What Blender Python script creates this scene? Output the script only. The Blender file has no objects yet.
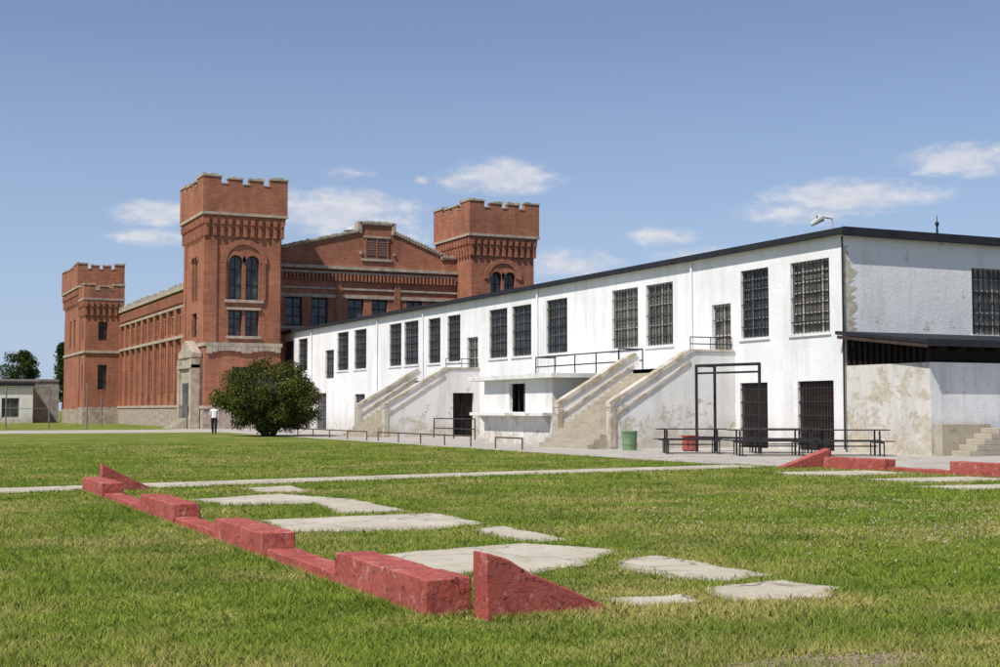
import bpy, bmesh, math, random
import numpy as np
from mathutils import Vector, Matrix, noise as mnoise
random.seed(7); np.random.seed(7)
S = bpy.context.scene
S.view_settings.view_transform='Standard'; S.view_settings.look='None'; S.view_settings.exposure=0
COL = S.collection

# ------------------------------------------------------------ materials
def newmat(name, rough=0.9, spec=0.2):
    m=bpy.data.materials.new(name); m.use_nodes=True
    nt=m.node_tree; b=nt.nodes['Principled BSDF']
    b.inputs['Roughness'].default_value=rough
    b.inputs['Specular IOR Level'].default_value=spec
    return m,nt,b
def N(nt,t,**k):
    n=nt.nodes.new(t)
    for a,v in k.items(): setattr(n,a,v)
    return n
def pos(nt):
    return N(nt,'ShaderNodeNewGeometry').outputs['Position']
def noise(nt,vec,scale,detail=4,rough=.55,mapscale=None):
    if mapscale:
        mp=N(nt,'ShaderNodeMapping'); mp.inputs['Scale'].default_value=mapscale
        nt.links.new(vec,mp.inputs['Vector']); vec=mp.outputs[0]
    n=N(nt,'ShaderNodeTexNoise'); n.inputs['Scale'].default_value=scale
    n.inputs['Detail'].default_value=detail; n.inputs['Roughness'].default_value=rough
    nt.links.new(vec,n.inputs['Vector']); return n.outputs['Fac']
def ramp(nt,fac,stops):
    r=N(nt,'ShaderNodeValToRGB'); e=r.color_ramp.elements
    while len(e)<len(stops): e.new(0.5)
    for i,(p,c) in enumerate(stops):
        e[i].position=p
        e[i].color=(c[0],c[1],c[2],1) if hasattr(c,'__len__') else (c,c,c,1)
    nt.links.new(fac,r.inputs[0]); return r.outputs[0]
def mix(nt,fac,a,b,mode='MIX'):
    n=N(nt,'ShaderNodeMix',data_type='RGBA',blend_type=mode)
    for s,i in ((fac,0),(a,6),(b,7)):
        if hasattr(s,'is_output'): nt.links.new(s,n.inputs[i])
        else: n.inputs[i].default_value = s if i==0 else (s[0],s[1],s[2],1)
    return n.outputs[2]
def math_(nt,op,a,b=None,clamp=False):
    n=N(nt,'ShaderNodeMath',operation=op); n.use_clamp=clamp
    for i,s in enumerate((a,b)):
        if s is None: continue
        if hasattr(s,'is_output'): nt.links.new(s,n.inputs[i])
        else: n.inputs[i].default_value=s
    return n.outputs[0]
def bump(nt,b,h,strength=.4,dist=.02):
    n=N(nt,'ShaderNodeBump'); n.inputs['Strength'].default_value=strength; n.inputs['Distance'].default_value=dist
    nt.links.new(h,n.inputs['Height']); nt.links.new(n.outputs[0],b.inputs['Normal'])
def simple(name,c,rough=.8,spec=.2,var=.25,scale=3,metal=0):
    m,nt,b=newmat(name,rough,spec); p=pos(nt)
    f=noise(nt,p,scale,5)
    col=ramp(nt,f,[(.3,[x*(1-var) for x in c]),(.7,[min(1,x*(1+var)) for x in c])])
    nt.links.new(col,b.inputs['Base Color']); b.inputs['Metallic'].default_value=metal
    return m
def wallvec(nt):
    p=pos(nt); s=N(nt,'ShaderNodeSeparateXYZ'); nt.links.new(p,s.inputs[0])
    a=math_(nt,'ADD',s.outputs[0],s.outputs[1])
    c=N(nt,'ShaderNodeCombineXYZ'); nt.links.new(a,c.inputs[0]); nt.links.new(s.outputs[2],c.inputs[1])
    return p,c.outputs[0],s
def brick_mat():
    m,nt,b=newmat('red_brick',.92,.1); p,v,s=wallvec(nt)
    br=N(nt,'ShaderNodeTexBrick'); nt.links.new(v,br.inputs['Vector'])
    br.inputs['Scale'].default_value=1; br.inputs['Brick Width'].default_value=.42; br.inputs['Row Height'].default_value=.14
    br.inputs['Mortar Size'].default_value=.015
    br.inputs['Color1'].default_value=(.405,.148,.080,1); br.inputs['Color2'].default_value=(.290,.102,.058,1)
    br.inputs['Mortar'].default_value=(.33,.205,.15,1)
    f=noise(nt,p,.35,6,.65); f2=noise(nt,p,1.6,6,.7,(1,1,.25))
    c=mix(nt,1,br.outputs[0],ramp(nt,f,[(.3,(.80,.82,.84)),(.7,(1.18,1.16,1.12))]),'MULTIPLY')
    c=mix(nt,1,c,ramp(nt,f2,[(.3,(.76,.76,.77)),(.65,(1.10,1.10,1.10))]),'MULTIPLY')
    c=mix(nt,ramp(nt,noise(nt,p,1.1,8,.7,(1,1,.4)),[(.60,0),(.75,.35)]),c,(.42,.28,.20))
    nt.links.new(c,b.inputs['Base Color']); return m
def paint_mat(name,peel,low,base=(.80,.80,.80),peelcol=((.42,.35,.24),(.55,.50,.42)),amt=.16,grime=.75,streak=.86):
    m,nt,b=newmat(name,.85,.15); p,v,s=wallvec(nt)
    st=noise(nt,p,1.2,6,.7,(1,1,.16)); big=noise(nt,p,.5,5,.6)
    c=mix(nt,1,base,ramp(nt,st,[(.30,(streak,streak*.985,streak*.96)),(.52,(1,1,1))]),'MULTIPLY')
    c=mix(nt,1,c,ramp(nt,big,[(.3,(.90,.90,.89)),(.6,(1,1,1))]),'MULTIPLY')
    fine=ramp(nt,noise(nt,p,7,8,.8),[(.30,(.86,.85,.83)),(.45,(1,1,1))]); c=mix(nt,1,c,fine,'MULTIPLY')
    g=N(nt,'ShaderNodeMapRange'); nt.links.new(s.outputs[2],g.inputs[0]); g.inputs[1].default_value=0; g.inputs[2].default_value=1.3; g.inputs[3].default_value=1; g.inputs[4].default_value=0
    gr=math_(nt,'MULTIPLY',g.outputs[0],ramp(nt,noise(nt,p,2.3,7,.72),[(.30,0),(.58,grime)]))
    c=mix(nt,gr,c,(.42,.38,.31))
    n1=noise(nt,p,1.5,10,.72)
    h=N(nt,'ShaderNodeMapRange'); nt.links.new(s.outputs[2],h.inputs[0])
    h.inputs[1].default_value=0; h.inputs[2].default_value=low; h.inputs[3].default_value=amt; h.inputs[4].default_value=0
    t=math_(nt,'ADD',n1,h.outputs[0])
    mask=ramp(nt,t,[(peel,0),(peel+.03,1)])
    pc=ramp(nt,noise(nt,p,5,5),[(.35,peelcol[0]),(.65,peelcol[1])])
    c=mix(nt,mask,c,pc)
    nt.links.new(c,b.inputs['Base Color'])
    hh=math_(nt,'SUBTRACT',noise(nt,p,9,6,.7),math_(nt,'MULTIPLY',mask,.5))
    bump(nt,b,hh,.6,.028); return m
def concrete(name,c1,c2,crack=True):
    m,nt,b=newmat(name,.93,.1); p=pos(nt)
    c=ramp(nt,noise(nt,p,.9,8,.65),[(.3,c1),(.68,c2)])
    c=mix(nt,1,c,ramp(nt,noise(nt,p,28,4,.7),[(.3,(.8,.8,.8)),(.65,(1.08,1.08,1.08))]),'MULTIPLY')
    c=mix(nt,ramp(nt,noise(nt,p,3.1,8,.75),[(.55,0),(.66,.75)]),c,(.24,.20,.125))
    if crack:
        vo=N(nt,'ShaderNodeTexVoronoi',feature='DISTANCE_TO_EDGE'); vo.inputs['Scale'].default_value=.55
        mp=N(nt,'ShaderNodeVectorMath',operation='ADD'); nz=N(nt,'ShaderNodeTexNoise'); nz.inputs['Scale'].default_value=1.5
        nt.links.new(p,nz.inputs['Vector']); nt.links.new(p,mp.inputs[0]); nt.links.new(nz.outputs['Color'],mp.inputs[1]); nt.links.new(mp.outputs[0],vo.inputs['Vector'])
        c=mix(nt,ramp(nt,vo.outputs['Distance'],[(.004,.8),(.012,0)]),c,(.15,.13,.09))
    nt.links.new(c,b.inputs['Base Color']); bump(nt,b,noise(nt,p,30,5,.7),.5,.01); return m
def red_paint():
    m,nt,b=newmat('weathered_red_paint',.75,.2); p=pos(nt)
    c=ramp(nt,noise(nt,p,2.2,8,.65),[(.3,(.32,.064,.050)),(.7,(.48,.130,.100))])
    c=mix(nt,ramp(nt,noise(nt,p,6,10,.78),[(.56,0),(.62,.9)]),c,(.54,.30,.25))
    c=mix(nt,ramp(nt,noise(nt,p,13,6,.8),[(.60,0),(.65,.9)]),c,(.11,.035,.03))
    vo=N(nt,'ShaderNodeTexVoronoi',feature='DISTANCE_TO_EDGE'); vo.inputs['Scale'].default_value=3.2
    wv=N(nt,'ShaderNodeVectorMath',operation='ADD'); nz=N(nt,'ShaderNodeTexNoise'); nz.inputs['Scale'].default_value=5
    nt.links.new(p,nz.inputs['Vector']); nt.links.new(p,wv.inputs[0]); nt.links.new(nz.outputs['Color'],wv.inputs[1]); nt.links.new(wv.outputs[0],vo.inputs['Vector'])
    ck=ramp(nt,vo.outputs['Distance'],[(.004,1),(.014,0)])
    c=mix(nt,ck,c,(.09,.02,.02))
    nt.links.new(c,b.inputs['Base Color']); bump(nt,b,math_(nt,'SUBTRACT',noise(nt,p,22,8,.75),ck),.7,.02); return m
def glass_mat(name,c):
    m,nt,b=newmat(name,.12,.5); p=pos(nt)
    col=ramp(nt,noise(nt,p,1.3,3),[(.35,[x*.5 for x in c]),(.65,[x*1.5 for x in c])])
    nt.links.new(col,b.inputs['Base Color'])
    nt.links.new(ramp(nt,noise(nt,p,2.5,3),[(.3,.08),(.7,.35)]),b.inputs['Roughness'])
    bump(nt,b,noise(nt,p,1.5,2),.25,.02); return m
def grass_color(nt,p):
    c=ramp(nt,noise(nt,p,.55,6,.65),[(.28,(.125,.195,.028)),(.5,(.190,.262,.040)),(.72,(.275,.320,.064))])
    dry=ramp(nt,noise(nt,p,.26,9,.74,(1,1.5,1)),[(.47,0),(.60,1)])
    c=mix(nt,math_(nt,'MULTIPLY',dry,.68),c,(.44,.37,.145))
    dk=ramp(nt,noise(nt,p,.8,7,.68),[(.50,0),(.64,1)])
    c=mix(nt,math_(nt,'MULTIPLY',dk,.6),c,(.080,.155,.026))
    straw=ramp(nt,noise(nt,p,2.6,6,.75),[(.60,0),(.72,1)])
    c=mix(nt,math_(nt,'MULTIPLY',straw,.55),c,(.42,.36,.16))
    sm=ramp(nt,noise(nt,p,3.2,5,.7),[(.3,(.68,.74,.66)),(.7,(1.22,1.16,1.2))])
    return mix(nt,1,c,sm,'MULTIPLY')
def ground_mat():
    m,nt,b=newmat('lawn',.95,.05); p=pos(nt)
    c=grass_color(nt,p)
    c=mix(nt,1,c,ramp(nt,noise(nt,p,24,6,.75),[(.32,(.5,.52,.45)),(.65,(1.05,1.02,1.0))]),'MULTIPLY')
    nt.links.new(c,b.inputs['Base Color']); bump(nt,b,noise(nt,p,22,6,.8),.9,.06); return m
def blade_mat():
    m=bpy.data.materials.new('grass_blade'); m.use_nodes=True; nt=m.node_tree
    nt.nodes.remove(nt.nodes['Principled BSDF']); out=nt.nodes['Material Output']
    g=N(nt,'ShaderNodeNewGeometry'); c=grass_color(nt,g.outputs['Position'])
    at=N(nt,'ShaderNodeAttribute',attribute_name='rnd')
    c=mix(nt,1,c,ramp(nt,at.outputs['Fac'],[(0,(.70,.80,.65)),(.72,(1.2,1.2,1.1)),(.84,(1.35,1.2,1.4)),(1,(1.9,1.45,2.4))]),'MULTIPLY')
    va=N(nt,'ShaderNodeVectorMath',operation='MULTIPLY_ADD'); nt.links.new(g.outputs['Normal'],va.inputs[0])
    va.inputs[1].default_value=(.45,.45,.45); va.inputs[2].default_value=(0,0,1)
    vn=N(nt,'ShaderNodeVectorMath',operation='NORMALIZE'); nt.links.new(va.outputs[0],vn.inputs[0])
    d=N(nt,'ShaderNodeBsdfDiffuse'); t=N(nt,'ShaderNodeBsdfTranslucent')
    nt.links.new(c,d.inputs[0]); nt.links.new(vn.outputs[0],d.inputs['Normal']); nt.links.new(c,t.inputs[0])
    ms=N(nt,'ShaderNodeMixShader'); ms.inputs[0].default_value=.22
    nt.links.new(d.outputs[0],ms.inputs[1]); nt.links.new(t.outputs[0],ms.inputs[2]); nt.links.new(ms.outputs[0],out.inputs[0])
    return m
def leaf_mat(name,c1,c2):
    m=bpy.data.materials.new(name); m.use_nodes=True; nt=m.node_tree
    nt.nodes.remove(nt.nodes['Principled BSDF']); out=nt.nodes['Material Output']
    p=pos(nt); at=N(nt,'ShaderNodeAttribute',attribute_name='rnd')
    c=mix(nt,at.outputs['Fac'],c1,c2)
    c=mix(nt,1,c,ramp(nt,noise(nt,p,1.1,3),[(.35,(.7,.7,.7)),(.65,(1.3,1.3,1.2))]),'MULTIPLY')
    d=N(nt,'ShaderNodeBsdfDiffuse'); t=N(nt,'ShaderNodeBsdfTranslucent'); nt.links.new(c,d.inputs[0]); nt.links.new(c,t.inputs[0])
    ms=N(nt,'ShaderNodeMixShader'); ms.inputs[0].default_value=.2
    nt.links.new(d.outputs[0],ms.inputs[1]); nt.links.new(t.outputs[0],ms.inputs[2]); nt.links.new(ms.outputs[0],out.inputs[0]); return m

BRICK=brick_mat()
STONE=simple('sandstone_trim',(.40,.34,.265),.9,.1,.32,2)
STONEL=simple('rubble_foundation',(.37,.30,.245),.9,.1,.4,3)
WHITE=paint_mat('white_painted_wall',.745,2.8,(.82,.82,.82),amt=.14,grime=.85,streak=.82)
WHITES=paint_mat('stained_white_end_wall',.615,1.0,(.77,.77,.765),((.45,.40,.30),(.60,.56,.47)),grime=.85,streak=.76)
WHITEW=paint_mat('weathered_white_paint',.655,1.6,(.80,.795,.78),grime=.85,streak=.80)
WHITEP=paint_mat('peeling_white_paint',.595,2.0,(.78,.77,.745),((.45,.40,.31),(.60,.56,.49)),.12,.9,.78)
WHITEL=paint_mat('annex_peeling_paint',.525,2.2,(.67,.64,.58),((.44,.38,.28),(.58,.53,.44)),.08,.9,.74)
COPE=paint_mat('worn_coping',.50,.1,(.60,.55,.47),((.34,.28,.19),(.46,.40,.30)))
CONC=concrete('apron_concrete',(.36,.33,.29),(.50,.46,.41))
SLAB=concrete('slab_concrete',(.40,.35,.27),(.56,.51,.415))
STEPC=concrete('step_concrete',(.34,.30,.23),(.48,.43,.34),False)
REDP=red_paint()
GLASS=glass_mat('dark_window_glass',(.05,.06,.07))
GLASS2=glass_mat('dusty_window_glass',(.15,.135,.11))
BLACK=simple('black_metal',(.018,.018,.02),.5,.4)
BARS=simple('window_bar_paint',(.19,.18,.16),.7,.2)
BARW=simple('pale_window_frame',(.42,.40,.36),.7,.2)
TAR=simple('black_roof_edge',(.022,.024,.03),.8,.2)
ROOF=simple('hall_roof',(.10,.09,.085),.9)
DARK=simple('dark_timber',(.018,.014,.012),.9)
RUST=simple('rusty_door',(.085,.05,.035),.8)
GREEN=simple('green_bin_paint',(.15,.24,.12),.6,.3)
GALV=simple('galvanised_metal',(.55,.56,.56),.4,.5,.1,3,.3)
BARK=simple('bark',(.09,.065,.045),.95)
GRAVEL=simple('dirt_gravel',(.25,.20,.14),.95,.1,.5,30)

# ------------------------------------------------------------ mesh builder
class MB:
    def __init__(s): s.v=[]; s.f=[]
    def add(s,vs,fs):
        o=len(s.v); s.v+= [tuple(v) for v in vs]; s.f+=[tuple(i+o for i in f) for f in fs]
    def box(s,x0,x1,y0,y1,z0,z1):
        if x0>x1:x0,x1=x1,x0
        if y0>y1:y0,y1=y1,y0
        s.add([(x0,y0,z0),(x1,y0,z0),(x1,y1,z0),(x0,y1,z0),(x0,y0,z1),(x1,y0,z1),(x1,y1,z1),(x0,y1,z1)],
              [(3,2,1,0),(4,5,6,7),(0,1,5,4),(1,2,6,5),(2,3,7,6),(3,0,4,7)])
    def quad(s,*p): s.add(p,[tuple(range(len(p)))])
    def prism(s,poly,axis,a,b):
        def P(q,c): return (q[0],c,q[1]) if axis=='y' else ((c,q[0],q[1]) if axis=='x' else (q[0],q[1],c))
        n=len(poly); vs=[P(q,a) for q in poly]+[P(q,b) for q in poly]
        s.add(vs,[tuple(range(n)),tuple(range(2*n-1,n-1,-1))]+[(i,(i+1)%n,(i+1)%n+n,i+n) for i in range(n)])
    def cyl(s,p,q,r,n=8,r2=None):
        p=Vector(p);q=Vector(q); d=(q-p).normalized(); u=d.orthogonal().normalized(); w=d.cross(u); r2=r if r2 is None else r2
        vs=[p+(u*math.cos(2*math.pi*i/n)+w*math.sin(2*math.pi*i/n))*r for i in range(n)]+[q+(u*math.cos(2*math.pi*i/n)+w*math.sin(2*math.pi*i/n))*r2 for i in range(n)]
        s.add(vs,[(i,(i+1)%n,(i+1)%n+n,i+n) for i in range(n)]+[tuple(range(n))[::-1],tuple(range(n,2*n))])
    def ball(s,c,rx,ry,rz,n=10,m=7):
        vs=[];fs=[]
        for j in range(m+1):
            th=math.pi*j/m
            for i in range(n):
                ph=2*math.pi*i/n; vs.append((c[0]+rx*math.sin(th)*math.cos(ph),c[1]+ry*math.sin(th)*math.sin(ph),c[2]+rz*math.cos(th)))
        for j in range(m):
            for i in range(n): fs.append((j*n+i,(j+1)*n+i,(j+1)*n+(i+1)%n,j*n+(i+1)%n))
        s.add(vs,fs)
    def obj(s,name,mat,parent=None,bevel=0,smooth=False,rough=0,cuts=14):
        if not s.v: return None
        me=bpy.data.meshes.new(name); me.from_pydata(s.v,[],s.f); me.materials.append(mat); me.update()
        bm=bmesh.new(); bm.from_mesh(me); bmesh.ops.recalc_face_normals(bm,faces=bm.faces)
        if rough:
            bmesh.ops.bevel(bm,geom=list(bm.edges),offset=.010,segments=1,affect='EDGES')
            for it in range(5):
                es=[e for e in bm.edges if e.calc_length()>.07]
                if not es: break
                bmesh.ops.subdivide_edges(bm,edges=es,cuts=1,use_grid_fill=True)
            for v in bm.verts:
                c=v.co*3; d=mnoise.noise_vector(c)*rough+mnoise.noise_vector(v.co*17)*rough*.4
                v.co+=d
        bm.to_mesh(me); bm.free()
        if smooth: me.polygons.foreach_set('use_smooth',[True]*len(me.polygons))
        o=bpy.data.objects.new(name,me); COL.objects.link(o); o.parent=parent
        if bevel:
            md=o.modifiers.new('bevel','BEVEL'); md.width=bevel; md.segments=2; md.limit_method='ANGLE'
        return o
def empty(name,loc=(0,0,0)):
    e=bpy.data.objects.new(name,None); COL.objects.link(e); return e
def PT(ax,c,u,z):
    return (c,u,z) if ax=='x' else (u,c,z)
def bx(mb,ax,c0,c1,u0,u1,z0,z1):
    if ax=='x': mb.box(c0,c1,u0,u1,z0,z1)
    else: mb.box(u0,u1,c0,c1,z0,z1)
def wall(mb,ax,c,u0,u1,z0,z1,ops,dep):
    us=sorted(set([u0,u1]+[o[0] for o in ops]+[o[1] for o in ops])); zs=sorted(set([z0,z1]+[o[2] for o in ops]+[o[3] for o in ops]))
    for i in range(len(us)-1):
        for j in range(len(zs)-1):
            a,b,d,e=us[i],us[i+1],zs[j],zs[j+1]; mu=(a+b)/2; mz=(d+e)/2
            if any(o[0]<mu<o[1] and o[2]<mz<o[3] for o in ops): continue
            mb.quad(PT(ax,c,a,d),PT(ax,c,b,d),PT(ax,c,b,e),PT(ax,c,a,e))
    for o in ops:
        a,b,d,e=o[:4]; k=c+dep
        mb.quad(PT(ax,c,a,d),PT(ax,k,a,d),PT(ax,k,a,e),PT(ax,c,a,e))
        mb.quad(PT(ax,c,b,d),PT(ax,k,b,d),PT(ax,k,b,e),PT(ax,c,b,e))
        mb.quad(PT(ax,c,a,e),PT(ax,k,a,e),PT(ax,k,b,e),PT(ax,c,b,e))
        mb.quad(PT(ax,c,a,d),PT(ax,k,a,d),PT(ax,k,b,d),PT(ax,c,b,d))
def glazing(gl,fr,ax,c,dep,o,nv,nh,bw=.03,fw=.06):
    a,b,d,e=o[:4]; k=c+dep
    gl.quad(PT(ax,k-.01,a,d),PT(ax,k-.01,b,d),PT(ax,k-.01,b,e),PT(ax,k-.01,a,e))
    g0=k-.07; g1=k-.02
    for (p,q,r,s) in ((a,a+fw,d,e),(b-fw,b,d,e),(a+fw,b-fw,d,d+fw),(a+fw,b-fw,e-fw,e)): bx(fr,ax,g0,g1,p,q,r,s)
    for i in range(1,nv+1):
        x=a+(b-a)*i/(nv+1); bx(fr,ax,g0+.01,g1-.005,x-bw/2,x+bw/2,d+fw,e-fw)
    for i in range(1,nh+1):
        z=d+(e-d)*i/(nh+1); bx(fr,ax,g0-.012,g1-.01,a+fw,b-fw,z-bw/2,z+bw/2)
def bars(mb,ax,c,o,nv,nh,r=.012):
    a,b,d,e=o[:4]
    for i in range(nv):
        x=a+(b-a)*(i+.5)/nv; bx(mb,ax,c-r,c+r,x-r,x+r,d,e)
    for i in range(nh):
        z=d+(e-d)*(i+.5)/nh; bx(mb,ax,c-r*2.4,c-r*1.1,a,b,z-r*1.2,z+r*1.2)

# ------------------------------------------------------------ ground
g=MB(); g.quad((-2500,-2500,0),(2500,-2500,0),(2500,2500,0),(-2500,2500,0)); g.obj('ground',ground_mat())
def ragged(poly,step=.25,amp=.035,seed=1):
    rnd=random.Random(seed); out=[]
    for i in range(len(poly)):
        p=Vector(poly[i]); q=Vector(poly[(i+1)%len(poly)]); n=max(1,int((q-p).length/step)); t=(q-p).normalized() ; w=Vector((-t.y,t.x))
        for k in range(n):
            r=p+(q-p)*k/n+w*rnd.uniform(-amp,amp); out.append((r.x,r.y))
    return out
slabs=[
 [(4.10,11.9),(4.25,10.5),(5.28,10.3),(5.9,10.6),(6.84,11.6),(6.24,12.65),(4.75,12.28)],
 [(6.25,10.75),(6.9,11.04),(6.95,9.3),(6.3,9.08),(6.0,10.0)],
 [(4.93,8.65),(5.64,8.62),(5.50,8.26),(5.01,8.22)],
 [(6.0,8.88),(6.81,8.98),(6.95,8.45),(6.54,8.06),(5.80,8.15),(5.78,8.5)],
 [(4.5,16.7),(7.0,16.8),(6.95,15.0),(6.08,14.5),(4.4,14.9)],
 [(6.35,14.2),(6.94,14.6),(6.9,12.7),(6.3,12.75)],
 [(4.5,20.9),(6.27,21.8),(6.95,19.8),(6.85,17.3),(5.75,17.15),(6.05,19.2),(4.8,19.55)],
 [(6.04,23.6),(7.2,24.0),(6.95,22.1),(6.0,22.2)],
 [(18.2,24.6),(20.9,24.3),(20.9,22.6),(18.8,22.4),(17.9,23.5)],
 [(18.0,21.4),(20.9,21.2),(20.9,19.6),(18.2,19.8)],
 [(17.2,19.0),(20.9,18.6),(20.9,17.4),(17.4,17.6)],
]
path=[(-40,20.2),(3,24.0),(11.5,25.7),(20,26.7),(20,28.4),(11.5,27.3),(3,25.6),(-40,21.8)]
polys=[]; edges=[]
for i,s in enumerate(slabs):
    pl=ragged(s,.18,.04,i); polys.append(pl); edges.append(pl)
    m=MB(); m.prism(pl,'z',-.05,.018); m.obj('concrete_slab',SLAB)
pl=ragged(path,.5,.07,77); polys.append(pl); edges.append(pl)
m=MB(); m.prism(pl,'z',-.05,.016); m.obj('concrete_path',SLAB)
ap=[(19.9,27.2),(21.55,27.2),(21.55,10),(90,10),(90,104),(20.6,104),(20.3,60)]
polys.append(ap); m=MB(); m.prism(ap,'z',-.05,.012); m.obj('concrete_apron',CONC)
rd=[(-90,84),(20.6,84),(20.6,97),(-90,97)]
polys.append(rd); m=MB(); m.prism(rd,'z',-.05,.008); m.obj('service_road',CONC)
dirt=[(4.8+.62*math.cos(a)*(1+.2*math.sin(5*a)+.1*math.sin(11*a)),5.95+.27*math.sin(a)*(1+.25*math.cos(3*a))) for a in np.linspace(0,2*math.pi,40,endpoint=False)]
m=MB(); m.prism(dirt,'z',-.02,.004)
for i in range(700):
    a=random.uniform(0,6.28); r=math.sqrt(random.random())*1.15; s=random.uniform(.005,.016)
    m.ball((4.8+.6*r*math.cos(a),5.95+.27*r*math.sin(a),.006),s,s*.8,s*.6,5,3)
m.obj('gravel_patch',GRAVEL)

def inpoly(x,y,poly):
    ins=np.zeros(len(x),bool); n=len(poly)
    for i in range(n):
        x1,y1=poly[i]; x2,y2=poly[(i+1)%n]
        if y1==y2: continue
        c=((y1>y)!=(y2>y)); xi=(x2-x1)*(y-y1)/(y2-y1)+x1
        ins^=c&(x<xi)
    return ins
NB=840000
az=math.radians(25.4)+np.random.uniform(-.66,.62,NB); r=5.2*np.exp(np.random.uniform(0,1,NB)*math.log(58/5.2))
x=r*np.sin(az); y=r*np.cos(az); keep=np.ones(NB,bool)
for pl in polys:
    keep&=~inpoly(x,y,pl)
keep&=~(inpoly(x,y,dirt)&(np.random.rand(NB)<.6))
h=np.random.uniform(.018,.045,NB)*(1+.3*np.sin(x*1.7+np.cos(y*1.3)*2))*(1+.4*np.sin(x*5.1+y*3.3)*np.sin(y*4.7-x*2.1)); tall=np.random.rand(NB)<.02; h[tall]*=1.6
ex=[];ey_=[]
for pl in edges:
    P=np.array(pl);Q=np.roll(P,-1,0); L=np.linalg.norm(Q-P,axis=1); sel=(P[:,1]<30)&(P[:,0]>-14)
    P=P[sel];Q=Q[sel];L=L[sel]; k=(L*190).astype(int)+1
    A=np.repeat(P,k,0);Bq=np.repeat(Q,k,0);t=np.random.rand(len(A))[:,None]; G=A+(Bq-A)*t+np.random.normal(0,.028,(len(A),2)); ex.append(G[:,0]);ey_.append(G[:,1])
for xx in(3.41,3.83):
    k=5200; ex.append(xx+np.random.normal(0,.012,k)+(.02 if xx>3.5 else -.02)); ey_.append(np.random.uniform(8.3,24.2,k))
k=800; ex.append(np.random.uniform(3.8,4.8,k)); ey_.append(8.10+np.random.normal(0,.02,k))
k=300; ex.append(np.random.uniform(3.42,3.8,k)); ey_.append(8.38+np.random.normal(0,.015,k))
ex=np.concatenate(ex);ey_=np.concatenate(ey_)
keep=np.concatenate([keep,np.ones(len(ex),bool)]); h=np.concatenate([h,np.random.uniform(.025,.075,len(ex))]); x=np.concatenate([x,ex]); y=np.concatenate([y,ey_]); r=np.hypot(x,y)
keep&=~((x>3.44)&(x<3.81)&(y>8.4)&(y<24.3)); keep&=~((x>21.1)&(x<21.55)&(y>16)&(y<27.2))
x=x[keep];y=y[keep];r=r[keep];h=h[keep];n=len(x)
w=.0045+.00055*r; a=np.random.uniform(0,2*math.pi,n); ln=np.random.uniform(.3,1.3,n)*h; la=np.random.uniform(0,2*math.pi,n)
V=np.zeros((n,3,3),np.float32)
V[:,0,0]=x-w*np.cos(a)/2;V[:,0,1]=y-w*np.sin(a)/2
V[:,1,0]=x+w*np.cos(a)/2;V[:,1,1]=y+w*np.sin(a)/2
V[:,2,0]=x+ln*np.cos(la);V[:,2,1]=y+ln*np.sin(la);V[:,2,2]=h
def trimesh(name,V,k,mat,rnd,parent=None):
    n=len(V); me=bpy.data.meshes.new(name); me.vertices.add(n*k); me.vertices.foreach_set('co',V.reshape(-1).astype(np.float32))
    me.loops.add(n*k); me.loops.foreach_set('vertex_index',np.arange(n*k,dtype=np.int32))
    me.polygons.add(n); me.polygons.foreach_set('loop_start',np.arange(0,n*k,k,dtype=np.int32))
    me.update(calc_edges=True); at=me.attributes.new('rnd','FLOAT','POINT'); at.data.foreach_set('value',np.repeat(rnd,k).astype(np.float32))
    me.materials.append(mat); o=bpy.data.objects.new(name,me); COL.objects.link(o); o.parent=parent; return o
trimesh('lawn_grass',V,3,blade_mat(),np.random.rand(n))
fl=MB()
for i in range(900):
    px=random.gauss(12.5,2.6); py=random.gauss(12.5,3.2)
    if px<8 or px>20: continue
    s=random.uniform(.006,.010); fl.ball((px,py,.038),s,s,s,5,3)
fl.obj('clover_flowers',simple('clover_white',(.55,.55,.45)))

# ------------------------------------------------------------ red low walls
def lowwall(x0,x1,ys,hs,wedges):
    e=empty('red_low_wall')
    for i in range(len(hs)):
        m=MB(); a,b=ys[i],ys[i+1]; dx=random.uniform(-.015,.015); low_=hs[i]<.15
        m.box(x0+dx+(.03 if low_ else 0),x1+dx-(.03 if low_ else 0),min(a,b)+.010,max(a,b)-.010,-.05,hs[i]); o=m.obj('kerb_block_%d'%(i+1),REDP,e,0,rough=.013)
    for i,(prof,y0,y1) in enumerate(wedges):
        m=MB(); m.prism(prof,'y',y0,y1); m.obj('end_wedge_%d'%(i+1),REDP,e,0,rough=.011)
def wp(xa,xb,ha,hb): return [(xa,-.05),(xb,-.05),(xb,hb),(xa,ha)]
lowwall(3.45,3.78,[8.40,10.35,12.5,14.4,16.6,18.8,21.9,24.0],[.265,.09,.24,.09,.25,.09,.25],[([(3.77,-.05),(4.68,-.05),(4.68,.05),(4.42,.17),(4.1,.30),(3.93,.40),(3.77,.455)],8.15,8.37),(wp(3.78,4.6,.47,.05),24.05,24.27)])
lowwall(21.13,21.45,[26.2,24.0,22.0,20.0,17.5],[.27,.10,.30,.1],[(wp(20.0,21.4,.04,.46),26.25,26.5)])

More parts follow.
